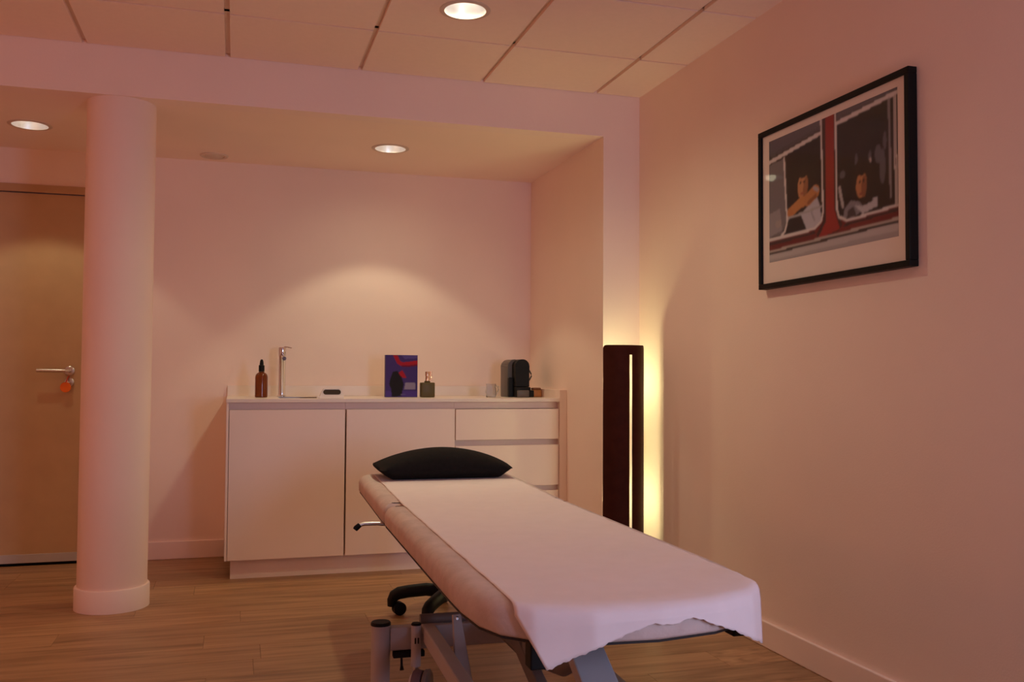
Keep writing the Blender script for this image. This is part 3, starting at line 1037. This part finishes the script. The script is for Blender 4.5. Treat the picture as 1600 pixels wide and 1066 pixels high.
NU = 72
rows = []
ylist = [1.06 - i * .03 for i in range(int((1.06 + .96) / .03) + 1)]
rng = random.Random(3)
ph = [rng.uniform(0, 6.28) for _ in range(8)]
for ly in ylist:
    r_ = []
    for i in range(NU + 1):
        u = -PXH + 2 * PXH * i / NU
        f = foot_y(u + UC)
        yy = ly if ly > .2 else .2 + (ly - .2) * (f + .012 - .2) / (ylist[-1] - .2)
        wr = .0011 * math.sin(yy * 34 + 3 * math.sin(u * 7 + ph[0]) + ph[1]) * math.sin(u * 9 + ph[2] + yy * 3) + .0007 * math.sin(yy * 71 + u * 13 + ph[3])
        edge = .0007 * math.sin(yy * 23 + ph[4]) if i in (0, NU) else 0
        r_.append((u + UC + edge, yy, top_z(yy) + max(0, wr + .0006) * (1 if ly < .85 else 0)))
    rows.append(r_)
ND = 10
for k in range(0, ND + 4):
    r_ = []
    for i in range(NU + 1):
        u = -PXH + 2 * PXH * i / NU
        f = foot_y(u + UC)
        lean = 0
        if k < 4:                                   # the rounded fold
            a = (k + 1) / 4 * PI / 2
            yy = f + .012 - .030 * math.sin(a)
            z = T1 + .0012 - .022 * (1 - math.cos(a))
        else:
            s = (k - 3) / ND
            d = max(.004, hem(u) - .022)
            jag = .0012 * math.sin(i * 2.3) + .001 * math.sin(i * 5.1 + 1) if k == ND + 3 else 0
            lean = .050 * max(0, -u / PXH - .25) / .75 * s * hem(u) / .12
            yy = foot_y(u + UC + lean) - .020 - .012 * s * (abs(u) / PXH) ** 2 - .004 * math.sin(u * 16) * s * (abs(u) / PXH)
            z = T1 + .0012 - .022 - d * s + jag
        r_.append((u + UC + lean, yy, z))
    rows.append(r_)
b = bmesh.new()
VV = [[b.verts.new(p) for p in r_] for r_ in rows]
for j in range(len(VV) - 1):
    for i in range(NU):
        b.faces.new((VV[j][i], VV[j][i + 1], VV[j + 1][i + 1], VV[j + 1][i]))
pp = obj('paper_sheet', b, PAPER, None, (TX, TY, 0), (0, 0, TA), smooth=True, auto=math.radians(80))
sm = pp.modifiers.new('thickness', 'SOLIDIFY')
sm.thickness = .0006
sm.offset = 1
tag(pp, 'white disposable paper sheet laid along the treatment table, hanging over its foot end', 'paper')

# ------------------------------------------------------------ pillow
b = bmesh.new()
NX, NY = 48, 20
PLW, PLD = .278, .150


def pil(i, j, top):
    x = -1 + 2 * i / NX
    y_ = -1 + 2 * j / NY
    ex = max(0, 1 - abs(x) ** 1.9)
    ey = max(0, 1 - abs(y_) ** 2.6)
    seam = .040
    k = (ex ** .80) * (ey ** .5)
    if top:
        z = seam + .074 * k
    else:
        z = seam - .040 * min(1, (ex * 3.0) ** .9) * min(1, ey * 1.9) ** .8
    pinch = 1 - .05 * (1 - ex) * y_ * y_
    return (x * PLW * (1 - .05 * y_ * y_), y_ * PLD * (.92 + .08 * abs(x) ** 3) * pinch, z)


Vt, Vb = {}, {}
for i in range(NX + 1):
    for j in range(NY + 1):
        rim = i in (0, NX) or j in (0, NY)
        Vt[i, j] = b.verts.new(pil(i, j, True))
        Vb[i, j] = Vt[i, j] if rim else b.verts.new(pil(i, j, False))
for i in range(NX):
    for j in range(NY):
        b.faces.new((Vt[i, j], Vt[i + 1, j], Vt[i + 1, j + 1], Vt[i, j + 1]))
        b.faces.new((Vb[i, j], Vb[i, j + 1], Vb[i + 1, j + 1], Vb[i + 1, j]))
po = obj('pillow', b, PILLOW, None, (.824, 3.765, T1 + math.tan(HT) * .664 + .0045), (HT, 0, TA), smooth=True, auto=math.radians(100))
tag(po, 'black cushion lying across the head end of the treatment table', 'pillow')

# ------------------------------------------------------------ stool under the head end
SCX, SCY = .93, 3.985
st = thing('rolling_stool', 'black five-armed rolling stool base under the head of the treatment table', 'stool', (SCX, SCY, 0))
obj('seat', lathe(bmesh.new(), [(.02, .400), (.165, .402), (.175, .412), (.178, .440), (.170, .456), (.12, .464), (0, .466)], n=40), BLACK, st, smooth=True)
obj('column', lathe(bmesh.new(), [(.026, .09), (.026, .25), (.014, .252), (.014, .40)], n=20), BLACK, st, smooth=True)
obj('hub', lathe(bmesh.new(), [(.030, .070), (.040, .078), (.040, .118), (.030, .130)], n=28), BLACK, st, smooth=True)
for k in range(5):
    a = math.radians(161 + 72 * k)
    d = Vector((math.cos(a), math.sin(a), 0))
    rad = .255
    pts = [d * .03 + Vector((0, 0, .104)), d * .12 + Vector((0, 0, .112)), d * .20 + Vector((0, 0, .102)), d * .240 + Vector((0, 0, .094)), d * .260 + Vector((0, 0, .082)), d * .270 + Vector((0, 0, .062)), d * .273 + Vector((0, 0, .036))]
    arm = obj('arm', tube(bmesh.new(), pts, [.029, .028, .027, .027, .026, .022, .017], 14), BLACK, st, smooth=True)
    cM = Matrix.Translation(d * (rad - .016) + Vector((0, 0, .0285))) @ Matrix.Rotation(a + .5, 4, 'Z') @ Matrix.Rotation(PI / 2, 4, 'X')
    b = lathe(bmesh.new(), [(.022, -.022), (.0280, -.018), (.0280, -.004), (.016, -.003), (.016, .003), (.0280, .004), (.0280, .018), (.022, .022)], n=24, M=cM)
    obj('castor', b, BLACK, arm, smooth=True)
